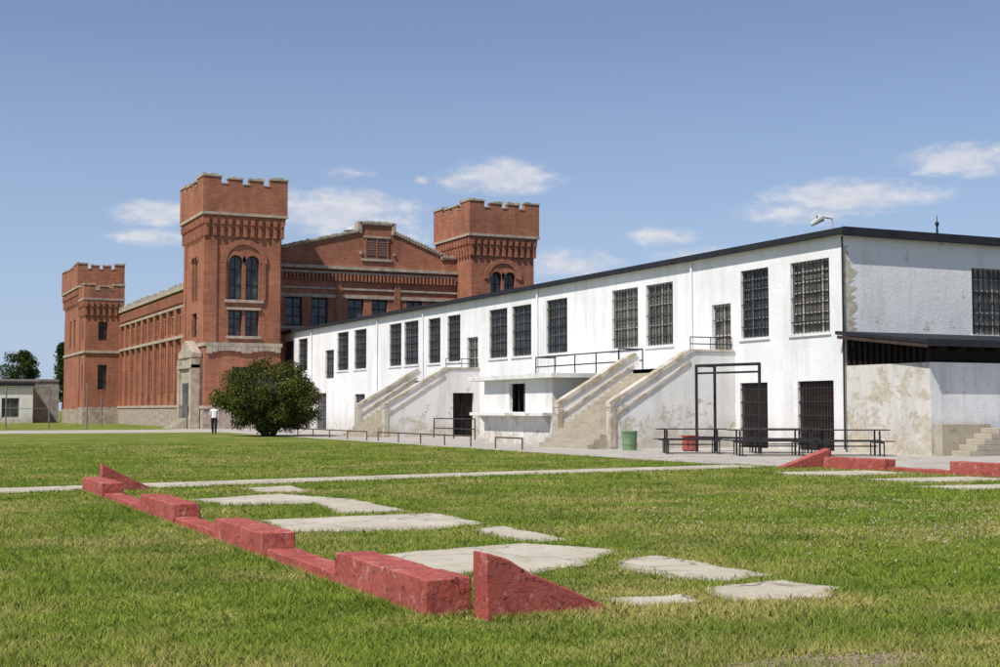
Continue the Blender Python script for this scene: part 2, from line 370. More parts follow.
# ------------------------------------------------------------ white cell block
W=empty('white_prison_building'); X0=29.5
up=[(36.12,38.23,4.05,6.57,7,6),(39.5,41.2,4.05,6.57,5,6),(45.84,47.9,4.05,6.6,6,5),(48.55,50.72,4.05,6.6,6,5),(54.84,56.97,4.08,6.63,6,5),
(58.56,60.7,4.08,6.6,6,5),(61.27,63.43,4.08,6.6,6,5),(67.19,69.0,4.08,6.65,5,5),(70.0,71.79,4.08,6.65,5,5),(73.33,75.61,4.1,6.7,5,5),(76.09,78.16,4.1,6.7,5,5),
(82.36,84.72,4.1,6.7,5,5),(85.93,88.28,4.1,6.7,5,5),(95.15,97.42,4.3,6.7,5,5),(98.73,101.15,4.3,6.7,5,5)]
doors=[(41.85,43.09,3.05,5.43),(64.85,66.3,3.05,5.3),(89.0,90.9,3.6,5.6)]
low=[(35.97,37.9,.02,2.4),(39.62,41.3,.02,2.4),(82.6,84.6,.02,2.45),(90.6,93.0,.02,2.6),(94.2,96.0,.02,2.5),(57.5,59.2,.02,2.4),(72,73.6,.8,2.4)]
wm,gl,gl2,fr,frw,blk,rs,sill,we=MB(),MB(),MB(),MB(),MB(),MB(),MB(),MB(),MB()
wall(wm,'x',X0,35.4,103.8,0,7.28,[o[:4] for o in up]+doors+low,.22)
for i,o in enumerate(up):
    dusty=i in(0,2,3)
    glazing(gl2 if dusty else gl,frw if dusty else fr,'x',X0,.2,o,o[4]//2,o[5],.035)
    bars(blk,'x',X0+.06,o,o[4]+3,3,.013)
    sill.box(X0-.06,X0+.05,o[0]-.08,o[1]+.08,o[2]-.1,o[2]-.003)
for i,o in enumerate(doors):
    glazing(gl2 if i<2 else gl,frw if i<2 else fr,'x',X0,.2,o,1,3,.06,.09); bars(blk,'x',X0+.08,o,5,2,.011)
for i,o in enumerate(low):
    if i<2:
        k=X0+.18; rs.quad((k,o[0],o[2]),(k,o[1],o[2]),(k,o[1],o[3]),(k,o[0],o[3])); bars(blk,'x',X0+.08,o,12,5,.018)
    else: glazing(gl,fr,'x',X0,.2,o,1,2,.05)
eys=[(35.2,37.4,4.05,6.4),(42,44,4.05,6.4),(49,51,4.05,6.4)]
wall(we,'y',35.4,29.5,60,0,7.28,eys,.22)
for o in eys:
    glazing(gl2,frw,'y',35.4,.2,o,3,5,.035); bars(blk,'y',35.46,o,9,4,.015); sill.box(o[0]-.08,o[1]+.08,35.34,35.45,o[2]-.1,o[2]-.003)
we.quad((60,35.4,0),(60,103.8,0),(60,103.8,7.28),(60,35.4,7.28)); we.quad((29.5,103.8,0),(60,103.8,0),(60,103.8,7.28),(29.5,103.8,7.28))
wm.obj('front_wall',WHITE,W); we.obj('end_walls',WHITES,W); gl.obj('window_glass',GLASS,W); gl2.obj('dusty_window_glass',GLASS2,W); fr.obj('window_frames',BARS,W); frw.obj('pale_window_frames',BARW,W)
blk.obj('window_bars',BLACK,W); rs.obj('steel_doors',RUST,W); sill.obj('window_sills',WHITEW,W)
cs=MB(); zz=3.95
pts=[]
while zz<6.9: pts.append((29.502+random.uniform(.22,.60)*(1 if zz<6.3 else .5),zz)); zz+=random.uniform(.05,.14)
cs.prism([(29.51,3.95)]+pts+[(29.51,6.9)],'y',35.394,35.41); cs.obj('exposed_plaster_strip',simple('bare_plaster',(.50,.45,.36),.9,.1,.35,5),W)
rf=MB(); rf.box(29.28,60.2,35.18,103.9,7.283,7.45); rf.box(29.22,29.30,35.12,103.9,7.25,7.47); rf.box(29.3,60.2,35.11,35.19,7.20,7.50); rf.obj('roof',TAR,W,.01)
rp=MB()
for yy in (44.4,57.8,72.5,80.2,94): rp.cyl((X0-.07,yy,.1),(X0-.07,yy,7.2),.045,8)
rp.obj('downpipes',WHITE,W)
rp=MB(); rp.cyl((29.42,35.34,.1),(29.42,35.34,7.2),.03,8); rp.obj('corner_conduit',BLACK,W)
f=MB(); f.cyl((29.9,36.4,7.4),(29.9,36.4,7.95),.03); f.cyl((29.9,36.4,7.95),(29.2,36.4,8.0),.03); f.cyl((29.45,36.4,7.98),(29.15,36.6,7.72),.16,12,.07); f.obj('roof_flood_light',GALV)
f=MB(); f.cyl((34.6,36.4,7.4),(34.6,36.4,8.1),.05,8,.03); f.ball((34.6,36.4,8.05),.07,.07,.1); f.cyl((34.6,36.4,8.1),(34.6,36.4,8.35),.012); f.obj('roof_vent_finial',BLACK)

def stair(yn,yf,door):
    e=empty('exterior_staircase'); m=MB(); zt=3.0; xl=27.5; xe=24.2
    ops=[(27.95,29.15,.02,2.3)] if door else []
    wall(m,'y',yn,xl,29.497,0,zt+.55,ops,.24); m.box(xl,29.497,yn+.25,yf,zt-.2,zt)
    m.quad((xl,yn,0),(xl,yf,0),(xl,yf,zt),(xl,yn,zt)); m.quad((xl,yf,0),(29.497,yf,0),(29.497,yf,zt),(xl,yf,zt))
    m.quad((xl,yn+.25,zt),(29.497,yn+.25,zt),(29.497,yn+.25,zt+.55),(xl,yn+.25,zt+.55)); m.quad((xl,yn,zt+.55),(29.497,yn,zt+.55),(29.497,yn+.25,zt+.55),(xl,yn+.25,zt+.55))
    m.prism([(xl-.003,0),(xl-.003,zt+.55),(xe,1.62),(xe,0)],'y',yn+.003,yn+.25)
    m.prism([(xl+.3,zt-.3),(xl+.3,zt+.55),(xl-.003,zt+.55),(xe,1.62),(xe,0),(xl-.003,0)],'y',yf-.25,yf+.003)
    m.obj('side_walls',WHITEP,e,.008)
    c=MB()
    for yy in (yn,yf-.25):
        c.prism([(xl+.15,zt+.555),(xl+.15,zt+.65),(xl-.02,zt+.65),(xe-.12,1.70),(xe-.12,1.50),(xe,1.50),(xe,1.58)],'y',yy-.05,yy+.30)
        c.box(xl+.15,29.45,yy-.05,yy+.3,zt+.556,zt+.648) if yy==yn else None
        c.box(xe-.10,xe+.14,yy-.04,yy+.29,0,1.5)
        c.prism([(xl,zt+.12),(xl,zt+.24),(xe+.15,1.30),(xe+.15,1.18)],'y',yy-.045,yy-.001)
    c.obj('coping',COPE,e,.01)
    st=MB(); ns=16; x1=23.3
    for i in range(ns):
        z=zt*(i+1)/(ns+1); xa=x1+(xl-x1)*i/ns; st.box(xa,xl-.005,yn+.252,yf-.254,z-zt/(ns+1) if i else -.02,z)
    st.obj('steps',STEPC,e,.01)
    r=MB()
    for xx in (xl+.1,28.5,29.4): r.cyl((xx,yn+.12,zt+.6),(xx,yn+.12,zt+1.1),.02)
    for z in (.85,1.1): r.cyl((xl+.1,yn+.12,zt+z),(29.45,yn+.12,zt+z),.02)
    r.obj('landing_handrail',BLACK,e)
    if door:
        d=MB(); d.quad((27.95,yn+.23,.02),(29.15,yn+.23,.02),(29.15,yn+.23,2.3),(27.95,yn+.23,2.3)); d.box(28.5,28.56,yn+.15,yn+.22,.02,2.3); d.box(27.95,29.15,yn+.14,yn+.2,1.1,1.18); d.obj('dark_doorway',DARK,e)
stair(41.6,45.9,False); stair(64.6,68.9,True)

K=empty('service_kiosk'); m=MB(); kx=24.6
wall(m,'x',kx,47.0,53.4,0,2.66,[(49.5,50.9,1.32,2.5)],.15); wall(m,'y',47.0,kx,29.48,0,2.66,[],.1); m.quad((kx,53.4,0),(29.48,53.4,0),(29.48,53.4,2.66),(kx,53.4,2.66))
m.obj('walls',WHITEW,K); d=MB(); d.quad((kx+.6,49,1),(kx+.6,51.5,1),(kx+.6,51.5,2.6),(kx+.6,49,2.6)); d.box(kx+.1,kx+.14,50.16,50.24,1.33,2.49); d.box(kx+.0,kx+.6,49.4,49.49,1.3,2.5); d.obj('serving_window',DARK,K)
c=MB(); c.box(24.2,29.46,46.3,54.3,2.665,2.86); c.box(24.15,24.597,47.0,54.0,1.16,1.30); c.obj('roof_slab_and_counter',WHITEP,K,.012)
c=MB()
for yy in (47.3,50.2,53.2): c.prism([(24.25,1.155),(24.595,1.155),(24.595,.75)],'y',yy-.04,yy+.04)
c.obj('counter_brackets',WHITEW,K)
r=MB()
for i in range(6):
    yy=46.4+i*1.9; r.cyl((28.4,yy,2.86),(28.4,yy,3.85),.03)
for z in (3.4,3.85): r.cyl((28.4,46.4,z),(28.4,55.9,z),.03)
r.cyl((28.4,55.9,3.85),(29.45,55.9,3.85),.03); r.cyl((28.4,46.4,3.85),(27.3,46.4,3.85),.03); r.cyl((27.3,46.4,2.86),(27.3,46.4,3.85),.03)
r.obj('deck_railing',BLACK)
c=MB(); c.box(27.9,29.46,54.31,56.2,2.66,2.85); c.obj('walkway_slab',WHITEW,K)

# lean-to
L=empty('lean_to_annex'); m=MB(); lx=29.55; ly=31.5
wall(m,'x',lx,ly,35.395,0,2.87,[],.1)
m.quad((lx,ly,2.87),(lx,35.39,2.87),(lx+.25,35.39,2.87),(lx+.25,ly,2.87)); m.obj('side_wall',WHITEL,L); m=MB()
wall(m,'y',ly,lx,60,0,2.87,[(38.5,39.7,.95,2.75)],.2)
m.quad((lx+.25,ly,2.87),(60,ly,2.87),(60,ly+.25,2.87),(lx+.25,ly+.25,2.87)); m.quad((60,ly,0),(60,35.39,0),(60,35.39,2.87),(60,ly,2.87))
m.obj('front_wall',WHITES,L)
d=MB(); d.quad((38.5,ly+.19,.95),(39.7,ly+.19,.95),(39.7,ly+.19,2.75),(38.5,ly+.19,2.75)); d.box(lx+.25,lx+.3,ly+.25,35.38,2.6,3.5); d.box(lx+.3,59.9,ly+.25,ly+.3,2.6,3.4)
for i in range(14): yy=ly+.1+i*.28; d.box(lx+.02,lx+.12,yy,yy+.1,2.872,3.35+.12*(yy-ly)*.9)
for i in range(40): xx=lx+.3+i*.75; d.box(xx,xx+.09,ly-.28,ly+.24,3.24,3.36)
d.obj('timber_infill',DARK,L)
rr=MB(); rr.prism([(31.1,3.42),(35.38,3.90),(35.38,4.02),(31.1,3.54)],'x',29.1,60.2); rr.prism([(31.04,3.34),(31.10,3.34),(31.10,3.56),(31.04,3.56)],'x',29.05,60.2); rr.obj('roof',TAR,L,.008)
fb=MB(); fb.prism([(31.15,3.30),(35.3,3.76),(35.3,3.87),(31.15,3.41)],'x',29.12,29.2); fb.obj('barge_board',simple('brown_timber',(.06,.038,.03)),L)
es=empty('entrance_steps'); m=MB(); m.box(29.6,31.6,31.1,31.47,0,.98); m.obj('side_block',STEPC,es,.02)
m=MB()
for i in range(5): m.box(29.95+.3*i,37.5,30.35,31.09,.0 if i==0 else .17*i+.005,.17*(i+1)+.005)
m.obj('treads',STEPC,es,.015)

# ------------------------------------------------------------ red brick prison
R=empty('red_brick_castle_prison')
br,sn,gd,fm,fd,sp_=MB(),MB(),MB(),MB(),MB(),MB()
def arch(ax,c,u0,u1,zs,r_mat):
    w=(u1-u0)/2; cx=(u0+u1)/2; n=8
    for s in (-1,1):
        pts=[(cx+s*w*math.cos(math.pi/2*i/n),zs+w*math.sin(math.pi/2*i/n)) for i in range(n+1)]+[(cx+s*w,zs+w)]
        br.prism(pts,ax,c-.004,c+.2)
    for i in range(12):
        a0=math.pi*i/12;a1=math.pi*(i+1)/12; q=[(cx+rr*math.cos(a),zs+rr*math.sin(a)) for rr,a in ((w,a0),(w+.28,a0),(w+.28,a1),(w,a1))]
        r_mat.prism(q,ax,c-.07,c-.005)
def crown(x0,x1,y0,y1,z,h,ov=.34,nm=4):
    br.box(x0-.10,x1+.10,y0-.10,y1+.10,z+.5,z+.95); br.box(x0-.22,x1+.22,y0-.22,y1+.22,z+.95,z+1.4)
    for (a,b,ax,c) in ((x0,x1,'y',y0),(y0,y1,'x',x0)):
        k=int((b-a)/.55)
        for i in range(k+1):
            u=a+(b-a)*i/k; bx(br,ax,c-.2,c+.1,u-.13,u+.13,z-.15,z+.72); bx(br,ax,c-.30,c+.1,u-.15,u+.15,z+.73,z+1.25)
    sn.box(x0-ov-.05,x1+ov+.05,y0-ov-.05,y1+ov+.05,z+1.4,z+1.60)
    X_,X1,Y_,Y1=x0-ov,x1+ov,y0-ov,y1+ov; zt=z+h-.58
    br.box(X_,X1,Y_,Y1,z+1.60,zt)
    def merl(a,b,ax,c0,c1):
        n=nm; seg=(b-a)/n; gw=seg*.32
        for i in range(n):
            u0=a+seg*i+(gw/2 if i else 0);u1=a+seg*(i+1)-(gw/2 if i<n-1 else 0)
            t=.56 if i in(0,n-1) else .42
            bx(br,ax,c0+.002,c1-.002,u0,u1,zt,zt+t-.06); u=u0-.05
            while u<u1+.02:
                w_=random.uniform(.18,.34); bx(sn,ax,c0-.06,c1+.06,u,min(u+w_,u1+.06),zt+t-.06,zt+t+random.uniform(.03,.17)); u+=w_+.004
            if i<n-1: bx(sn,ax,c0-.05,c1+.05,u1+.002,u1+gw-.002,zt-.01,zt+.07)
    merl(X_,X1,'y',Y_,Y_+.45); merl(X_,X1,'y',Y1-.45,Y1)
    merl(Y_+.5,Y1-.5,'x',X_,X_+.45); merl(Y_+.5,Y1-.5,'x',X1-.45,X1)
def openings(ax,c,ops):
    for o in ops: glazing(gd,fm,ax,c,.3,o,1 if o[1]-o[0]<1.4 else 2,2,.07,.09)
def tower(x0,x1,y0,y1,z,h,opsx,opsy,archx,archy,bands,nm=4):
    wall(br,'x',x0,y0,y1,0,z+.6,opsx,.32); wall(br,'y',y0,x0,x1,0,z+.6,opsy,.32)
    br.quad((x1,y0,0),(x1,y1,0),(x1,y1,z+.6),(x1,y0,z+.6)); br.quad((x0,y1,0),(x1,y1,0),(x1,y1,z+.6),(x0,y1,z+.6))
    openings('x',x0,opsx); openings('y',y0,opsy)
    for a in archx: arch('x',x0,*a,br)
    for a in archy: arch('y',y0,*a,br)
    for (zz,hh,pp,mt) in bands: mt.box(x0-pp,x1+pp,y0-pp,y1+pp,zz,zz+hh)
    crown(x0,x1,y0,y1,z,h,nm=nm)
tx0,tx1,ty0,ty1=22.6,28.3,98,105.3
cx=(tx0+tx1)/2; cy=(ty0+ty1)/2
a1=[(cx-1.15,cx-.12,9.6,12.9),(cx+.12,cx+1.15,9.6,12.9)]; a2=[(cx-1.15,cx-.12,6.9,8.8),(cx+.12,cx+1.15,6.9,8.8)]; a3=[(cx-.8,cx+.8,2.2,4.6)]
b1=[(cy-.9,cy-.1,9.6,13.0),(cy+.1,cy+.9,9.6,13.0)]; b2=[(cy-.8,cy+.8,6.9,8.7)]
tower(tx0,tx1,ty0,ty1,14.4,4.3,b1+b2,a1+a2+a3,[(cy-.9,cy-.1,12.6),(cy+.1,cy+.9,12.6)],[(cx-1.15,cx-.12,12.385),(cx+.12,cx+1.15,12.385)],[(6.1,.28,.10,sn),(0,1.5,.15,fd),(1.5,.22,.22,sn)])
for i in range(16):
    q0=math.pi*i/16;q1=math.pi*(i+1)/16
    br.prism([(cx+rr*math.cos(a),12.35+rr*math.sin(a)) for rr,a in ((1.35,q0),(1.75,q0),(1.75,q1),(1.35,q1))],'y',ty0-.12,ty0-.002)
sn.box(cx-1.5,cx+1.5,ty0-.14,ty0+.05,9.36,9.57); sn.box(cx-1.3,cx+1.3,ty0-.14,ty0+.05,8.82,9.0); sn.box(cx-1.3,cx+1.3,ty0-.14,ty0+.05,6.68,6.88)
for s in(-1,1): br.box(cx+s*2.4-.35,cx+s*2.4+.35,ty0-.10,ty0-.002,6.4,14.2); br.box(cx+s*1.5-.12,cx+s*1.5+.12,ty0-.12,ty0-.002,9.58,12.35)
for i in range(13):
    u=tx0+.1+i*.43; sn.box(u,u+.40,ty0-.13,ty0-.002,5.55+.25*abs(math.sin(i*.48)),6.08)
for s in(0,1):
    yy=[ty0+.5,ty1-.5][s]; br.box(tx0-.10,tx0-.002,yy-.35,yy+.35,6.4,14.2)
ux0,ux1,uy0,uy1=44.0,49.6,98,104.8; ccx=(ux0+ux1)/2; ccy=(uy0+uy1)/2
tower(ux0,ux1,uy0,uy1,14.0,4.3,[(ccy-.5,ccy+.5,10,12.4)],[(ccx-1.1,ccx-.1,9.6,12.6),(ccx+.1,ccx+1.1,9.6,12.6)],[(ccy-.5,ccy+.5,11.9)],[(ccx-1.1,ccx-.1,12.1),(ccx+.1,ccx+1.1,12.1)],[(0,1.5,.15,fd)])
for i in range(16):
    q0=math.pi*i/16;q1=math.pi*(i+1)/16
    br.prism([(ccx+rr*math.cos(a),12.0+rr*math.sin(a)) for rr,a in ((1.3,q0),(1.7,q0),(1.7,q1),(1.3,q1))],'y',uy0-.12,uy0-.002)
gy=101.0; gx0,gx1=28.3,44.0; gc=37.0
ops=[]
for xx in (29.5,31.6,34.6,36.6,39.6,41.6): ops.append((xx,xx+1.35,8.0,10.2)); ops.append((xx,xx+1.35,3.2,5.8))
wall(br,'y',gy,gx0+.002,gx1-.002,0,12.6,ops,.32); openings('y',gy,ops)
gp=[(gx0+.01,12.6),(gx0+.01,14.0),(29.9,14.0),(29.9,14.15),(35.5,15.55),(35.6,16.2),(38.4,16.2),(38.5,15.55),(42.7,13.95),(42.7,13.75),(gx1-.01,13.75),(gx1-.01,12.6)]
br.prism(gp,'y',gy+.003,gy+.5)
gd.box(gc-.85,gc-.08,gy-.05,gy-.0,13.7,15.0); gd.box(gc+.08,gc+.85,gy-.05,gy-.0,13.7,15.0)
for k in range(6): br.box(gc-.86,gc+.86,gy-.07,gy-.052,13.8+k*.2,13.88+k*.2)
for u in(-1.0,-.06,.88): br.box(gc+u,gc+u+.12,gy-.10,gy-.001,13.5,15.15)
sn.box(gc-1.3,gc+1.3,gy-.12,gy,13.3,13.49); sn.box(gc-1.15,gc+1.15,gy-.12,gy,15.16,15.3)
for i in range(len(gp)-1):
    if i in(0,len(gp)-2): continue
    (xa,za),(xb,zb)=gp[i],gp[i+1]
    if abs(xa-xb)<.25: sn.box(xa-.12,xb+.12,gy-.12,gy+.6,min(za,zb)-.05,max(za,zb)+.25); continue
    sn.prism([(xa,za+.004),(xb,zb+.004),(xb,zb+.2),(xa,za+.2)],'y',gy-.12,gy+.62)
def gz(x):
    for (xa,za),(xb,zb) in zip(gp[1:-2],gp[2:-1]):
        if xa<=x<=xb and xb-xa>.2: return za+(zb-za)*(x-xa)/(xb-xa)
    return 13.7
for i in range(59):
    xx=gx0+.3+i*.258
    zz=gz(xx); sn.box(xx,xx+.17,gy-.15,gy+.5,zz+.1,zz+.2+random.uniform(.03,.14))
for (z0,z1,p) in ((12.5,12.75,.35),(12.15,12.3,.18),(10.9,11.05,.10),(7.7,7.9,.12),(10.25,10.5,.08)): sn.box(gx0+.003,gx1-.003,gy-p,gy+.02,z0,z1)
for i in range(50):
    xx=gx0+.2+i*.31; br.box(xx,xx+.15,gy-.26,gy,11.6,12.14)
for xx in(33.6,38.5): br.box(xx,xx+.5,gy-.12,gy-.003,0,12.1)
wx=24.0; wy0,wy1=105.31,141.0; ops=[]; nb=12; bw=(wy1-wy0)/nb
for i in range(nb):
    u=wy0+bw*i+bw/2; ops+= [(u-.85,u-.12,7.9,9.3),(u+.12,u+.85,7.9,9.3),(u-.75,u+.75,2.8,7.0)]
wall(br,'x',wx,wy0,wy1,0,11.3,ops,.35)
for o in ops: glazing(gd,fm,'x',wx,.33,o,1,1 if o[3]>8 else 4,.07,.09)
for i in range(nb+1):
    u=wy0+bw*i; br.box(wx-.28,wx-.003,u-.35,u+.35,1.7,9.9)
sn.box(wx-.32,wx+.02,wy0,wy1,7.35,7.6); sn.box(wx-.3,wx+.02,wy0,wy1,9.9,10.1); sn.box(wx-.45,wx+.5,wy0,wy1,11.3,11.55); fd.box(wx-.32,wx-.01,wy0,wy1,0,1.6); sn.box(wx-.4,wx+.02,wy0,wy1,1.6,1.8)
for i in range(90):
    u=wy0+.2+i*.395; br.box(wx-.35,wx,u,u+.2,10.3,11.1)
for i in range(36):
    u=wy0+.3+i*1.0; sn.box(wx-.4,wx+.3,u,u+random.uniform(.5,.8),11.55,11.55+random.uniform(.2,.42))
br.box(49,49.2,104.9,141,0,11.3); br.box(24,49,141,141.3,0,11.3); br.box(24.02,49,105.0,105.3,0,11.3)
hr=MB(); hr.prism([(24.3,11.4),(48.9,11.4),(gc,15.2)],'y',101.52,140.9); hr.obj('hall_roof',ROOF,R)
vt=MB(); vt.cyl((36.7,106,14.2),(36.7,106,16.35),.62,14); vt.cyl((36.7,106,16.35),(36.7,106,16.75),.8,14,.35); vt.obj('roof_vent',GALV,R,smooth=False)
# far turret and tower
wall(br,'x',20.3,141,144.3,0,12.2,[(142.2,143.0,8.5,10.5),(142.2,143.0,3.5,6)],.3); wall(br,'y',141,20.3,23.98,0,12.2,[(21.6,22.5,8.5,10.4),(21.6,22.5,3.5,6)],.3)
br.quad((20.3,144.3,0),(23.98,144.3,0),(23.98,144.3,12.2),(20.3,144.3,12.2))
openings('x',20.3,[(142.2,143.0,8.5,10.5),(142.2,143.0,3.5,6)]); openings('y',141,[(21.6,22.5,8.5,10.4),(21.6,22.5,3.5,6)])
crown(20.3,23.9,141,144.3,11.2,3.0,.22,3); sn.box(20.15,24.1,140.85,144.3,7.2,7.45); fd.box(20.15,24.1,140.85,144.3,0,1.7)
tower(20.3,24.4,144.9,156.5,12.7,4.0,[(148,149.2,8,11),(151,152.2,8,11)],[(21.6,22.6,9,11)],[],[],[(0,1.5,.15,fd),(7.2,.25,.1,sn)])
# stone entrance porch against the front tower
sn.box(21.9,22.59,98.7,103.4,1.725,5.3); sn.prism([(98.6,5.3),(103.5,5.3),(103.5,5.6),(101.1,6.6),(98.6,5.6)],'x',21.8,22.49)
sn.box(21.75,22.38,98.6,99.3,0,5.2); sn.box(21.75,22.38,102.8,103.5,0,5.2); sn.box(21.7,22.38,98.6,103.5,4.5,4.75)
gd.box(21.85,21.895,100.2,102.0,.1,3.4)
for i in range(5): sp_.box(20.6+.25*i,21.7,99.6,102.6,.16*i,.16*(i+1)-.002)
sp_.obj('porch_steps',STEPC,R)
br.obj('brick_walls',BRICK,R); sn.obj('stone_trim',STONE,R); gd.obj('window_glass',GLASS,R); fm.obj('window_frames',simple('dark_brown_frame',(.05,.035,.03)),R); fd.obj('foundation',STONEL,R)

# ------------------------------------------------------------ background left
m=MB(); m.box(-60,20.0,158,158.8,0,4.6); m.box(-60,20.0,157.9,158.9,4.6,4.85); m.obj('stone_yard_wall',simple('grey_stone_wall',(.30,.28,.25),.95,.1,.35,1.2))
A=empty('small_white_outbuilding'); m=MB(); gg=MB(); ff=MB()
wall(m,'y',154,-8,16.8,0,4.0,[(13.6,15.4,.6,2.7),(6,7.8,.6,2.7),(-2,-.2,.6,2.7)],.2)
for a in(13.6,6,-2): glazing(gg,ff,'y',154,.2,(a,a+1.8,.6,2.7),1,1,.07,.1)
m.quad((16.8,154,0),(16.8,157.8,0),(16.8,157.8,4),(16.8,154,4)); m.quad((-8,154,0),(-8,157.8,0),(-8,157.8,4),(-8,154,4)); m.obj('walls',WHITEW,A); gg.obj('window_glass',GLASS,A); ff.obj('window_frames',BARS,A)
m=MB(); m.box(-8.2,17,153.7,157.85,4.003,4.35); m.obj('flat_roof',TAR,A)

def foliage(name,clumps,nleaf,size,mat,parent):
    P=[];Rn=[]
    for (c,rad) in clumps:
        k=int(nleaf*(rad**2)); d=np.random.normal(size=(k,3)); d/=np.linalg.norm(d,axis=1)[:,None]
        rr=rad*np.random.uniform(.5,1.22,k)[:,None]*np.array([1,1,.85]); P.append(np.array(c)+d*rr); Rn.append(np.clip(np.random.normal(.45+.25*random.uniform(-1,1),.22,k),0,1))
    P=np.concatenate(P);Rn=np.concatenate(Rn); ok=P[:,2]>.03; P=P[ok];Rn=Rn[ok]; k=len(P)
    a=np.random.normal(size=(k,3)); a/=np.linalg.norm(a,axis=1)[:,None]; b=np.cross(a,np.random.normal(size=(k,3))); b/=np.linalg.norm(b,axis=1)[:,None]
    s=size*np.random.uniform(.6,1.3,k)[:,None]
    V=np.stack([P-a*s,P-b*s*.5,P+a*s,P+b*s*.5],1); return trimesh(name,V,4,mat,Rn,parent)
BL=leaf_mat('shrub_leaf',(.030,.048,.014),(.165,.170,.042))
BT=leaf_mat('tree_leaf',(.022,.044,.014),(.10,.13,.038))
B=empty('round_shrub'); c0=Vector((19.65,70.2,2.05)); cl=[]
for i in range(140):
    d=Vector((random.gauss(0,1),random.gauss(0,1),random.gauss(0,1))).normalized(); k=random.uniform(.62,1.0)
    p=c0+Vector((d.x*2.7*k,d.y*2.7*k,d.z*1.85*k)); 
    if p.z<.35: p.z=random.uniform(.2,.5)
    cl.append((p,random.uniform(.34,.62)))
foliage('foliage',cl,1300,.07,BL,B)
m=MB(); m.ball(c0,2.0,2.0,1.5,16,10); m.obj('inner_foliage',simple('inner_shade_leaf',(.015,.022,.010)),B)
m=MB()
for i in range(9):
    a=i*.7; m.cyl((c0.x+.25*math.cos(a),c0.y+.25*math.sin(a),-.05),(c0.x+1.3*math.cos(a),c0.y+1.3*math.sin(a),2.0),.09,7,.03)
m.obj('stems',BARK,B)
def tree(x,y,h,rad,n,conifer=False):
    T=empty('pine_tree' if conifer else 'deciduous_tree'); t=MB(); t.cyl((x,y,0),(x+.2,y,h*.75),.22,8,.07); cl=[]
    for i in range(n):
        z=random.uniform(.3,1)*h; rr=(rad*(1.08-z/h) if conifer else rad*math.sqrt(max(.1,1-((z/h-.68)/.36)**2)))
        a=random.uniform(0,6.28); q=random.uniform(.3,.95); p=Vector((x+rr*q*math.cos(a),y+rr*q*math.sin(a),z)); cl.append((p,random.uniform(.5,.9)))
        if i%3==0: t.cyl((x+.1,y,z*.75),p,.06,5,.02)
    t.obj('trunk_and_limbs',BARK,T); foliage('foliage',cl,420,.14,BT,T)
tree(17.6,172,8.2,2.4,44); tree(13.8,176,6.8,2.2,34); tree(22.0,170,9.2,1.5,40,True); tree(5,180,8,2.6,30); tree(-6,178,9,3,34)

# ------------------------------------------------------------ street furniture
def rail(pts,h,zs,step,name,mat=BLACK,r=.03):
    m=MB()
    for (p,q) in zip(pts[:-1],pts[1:]):
        p=Vector((*p,0));q=Vector((*q,0));n=max(1,round((q-p).length/step))
        for i in range(n+1): a=p+(q-p)*i/n; m.cyl(a,a+Vector((0,0,h)),r,8)
        for z in zs: m.cyl(p+Vector((0,0,z)),q+Vector((0,0,z)),r*.9,8)
    m.obj(name,mat)
RL=simple('rusty_pipe',(.10,.07,.055),.8)
rail([(20.9,42.2),(20.9,44.4)],.42,(.41,),2.2,'low_pipe_rail',RL); rail([(20.9,46.6),(21.0,57)],.42,(.41,),2.6,'low_pipe_rail',RL); rail([(21.0,58.5),(21.2,70)],.42,(.41,),2.6,'low_pipe_rail',RL)
rail([(26.0,62.5),(26.0,57.5)],1.0,(.5,.98),2.4,'metal_handrail'); rail([(23.2,78),(23.2,92)],1.0,(.5,.98),2.4,'metal_handrail')
m=MB()
for (xx,yy) in((25.1,37.6),(25.75,35.0),(25.9,37.7)): m.cyl((xx,yy,0),(xx,yy,2.9),.05,10)
m.cyl((25.1,37.6,2.87),(25.75,35.0,2.87),.05,10); m.cyl((25.1,37.6,2.62),(25.75,35.0,2.62),.035,10); m.cyl((25.1,37.6,2.87),(25.9,37.7,2.87),.04,8); m.cyl((25.1,37.6,.5),(25.75,35.0,.5),.035,8)
m.obj('exercise_bar_frame',BLACK,smooth=False)
def table(x,y,ang,l=2.1):
    e=empty('metal_picnic_table'); M=Matrix.Translation((x,y,0))@Matrix.Rotation(ang,4,'Z')
    t=MB(); t.box(-l/2,l/2,-.36,.36,.78,.81); t.box(-l/2,l/2,-.85,-.6,.45,.48); t.box(-l/2,l/2,.6,.85,.45,.48)
    f=MB()
    for sx in(-l/2+.3,l/2-.3):
        f.cyl((sx,-.28,0),(sx,-.28,.77),.03); f.cyl((sx,.28,0),(sx,.28,.77),.03); f.cyl((sx,-.75,.42),(sx,.75,.42),.025); f.cyl((sx,-.75,0),(sx,-.75,.43),.02); f.cyl((sx,.75,0),(sx,.75,.43),.02)
    f.cyl((-l/2+.3,0,.3),(l/2-.3,0,.3),.02)
    for k,nm in((t,'top_and_benches'),(f,'frame')):
        k.v=[tuple(M@Vector(v)) for v in k.v]; k.obj(nm,BLACK,e,.006)
table(25.0,33.6,-.45,2.4); table(26.9,35.4,-.45,2.4); table(24.0,36.3,-.45,2.2); table(27.2,32.4,-.45,2.2)
m=MB(); m.cyl((24.0,40.1,.01),(24.0,40.1,.66),.24,20,.27); m.cyl((24.0,40.1,.62),(24.0,40.1,.68),.285,20); m.cyl((24.0,40.1,.2),(24.0,40.1,.23),.262,20); m.obj('green_trash_barrel',GREEN,smooth=False)
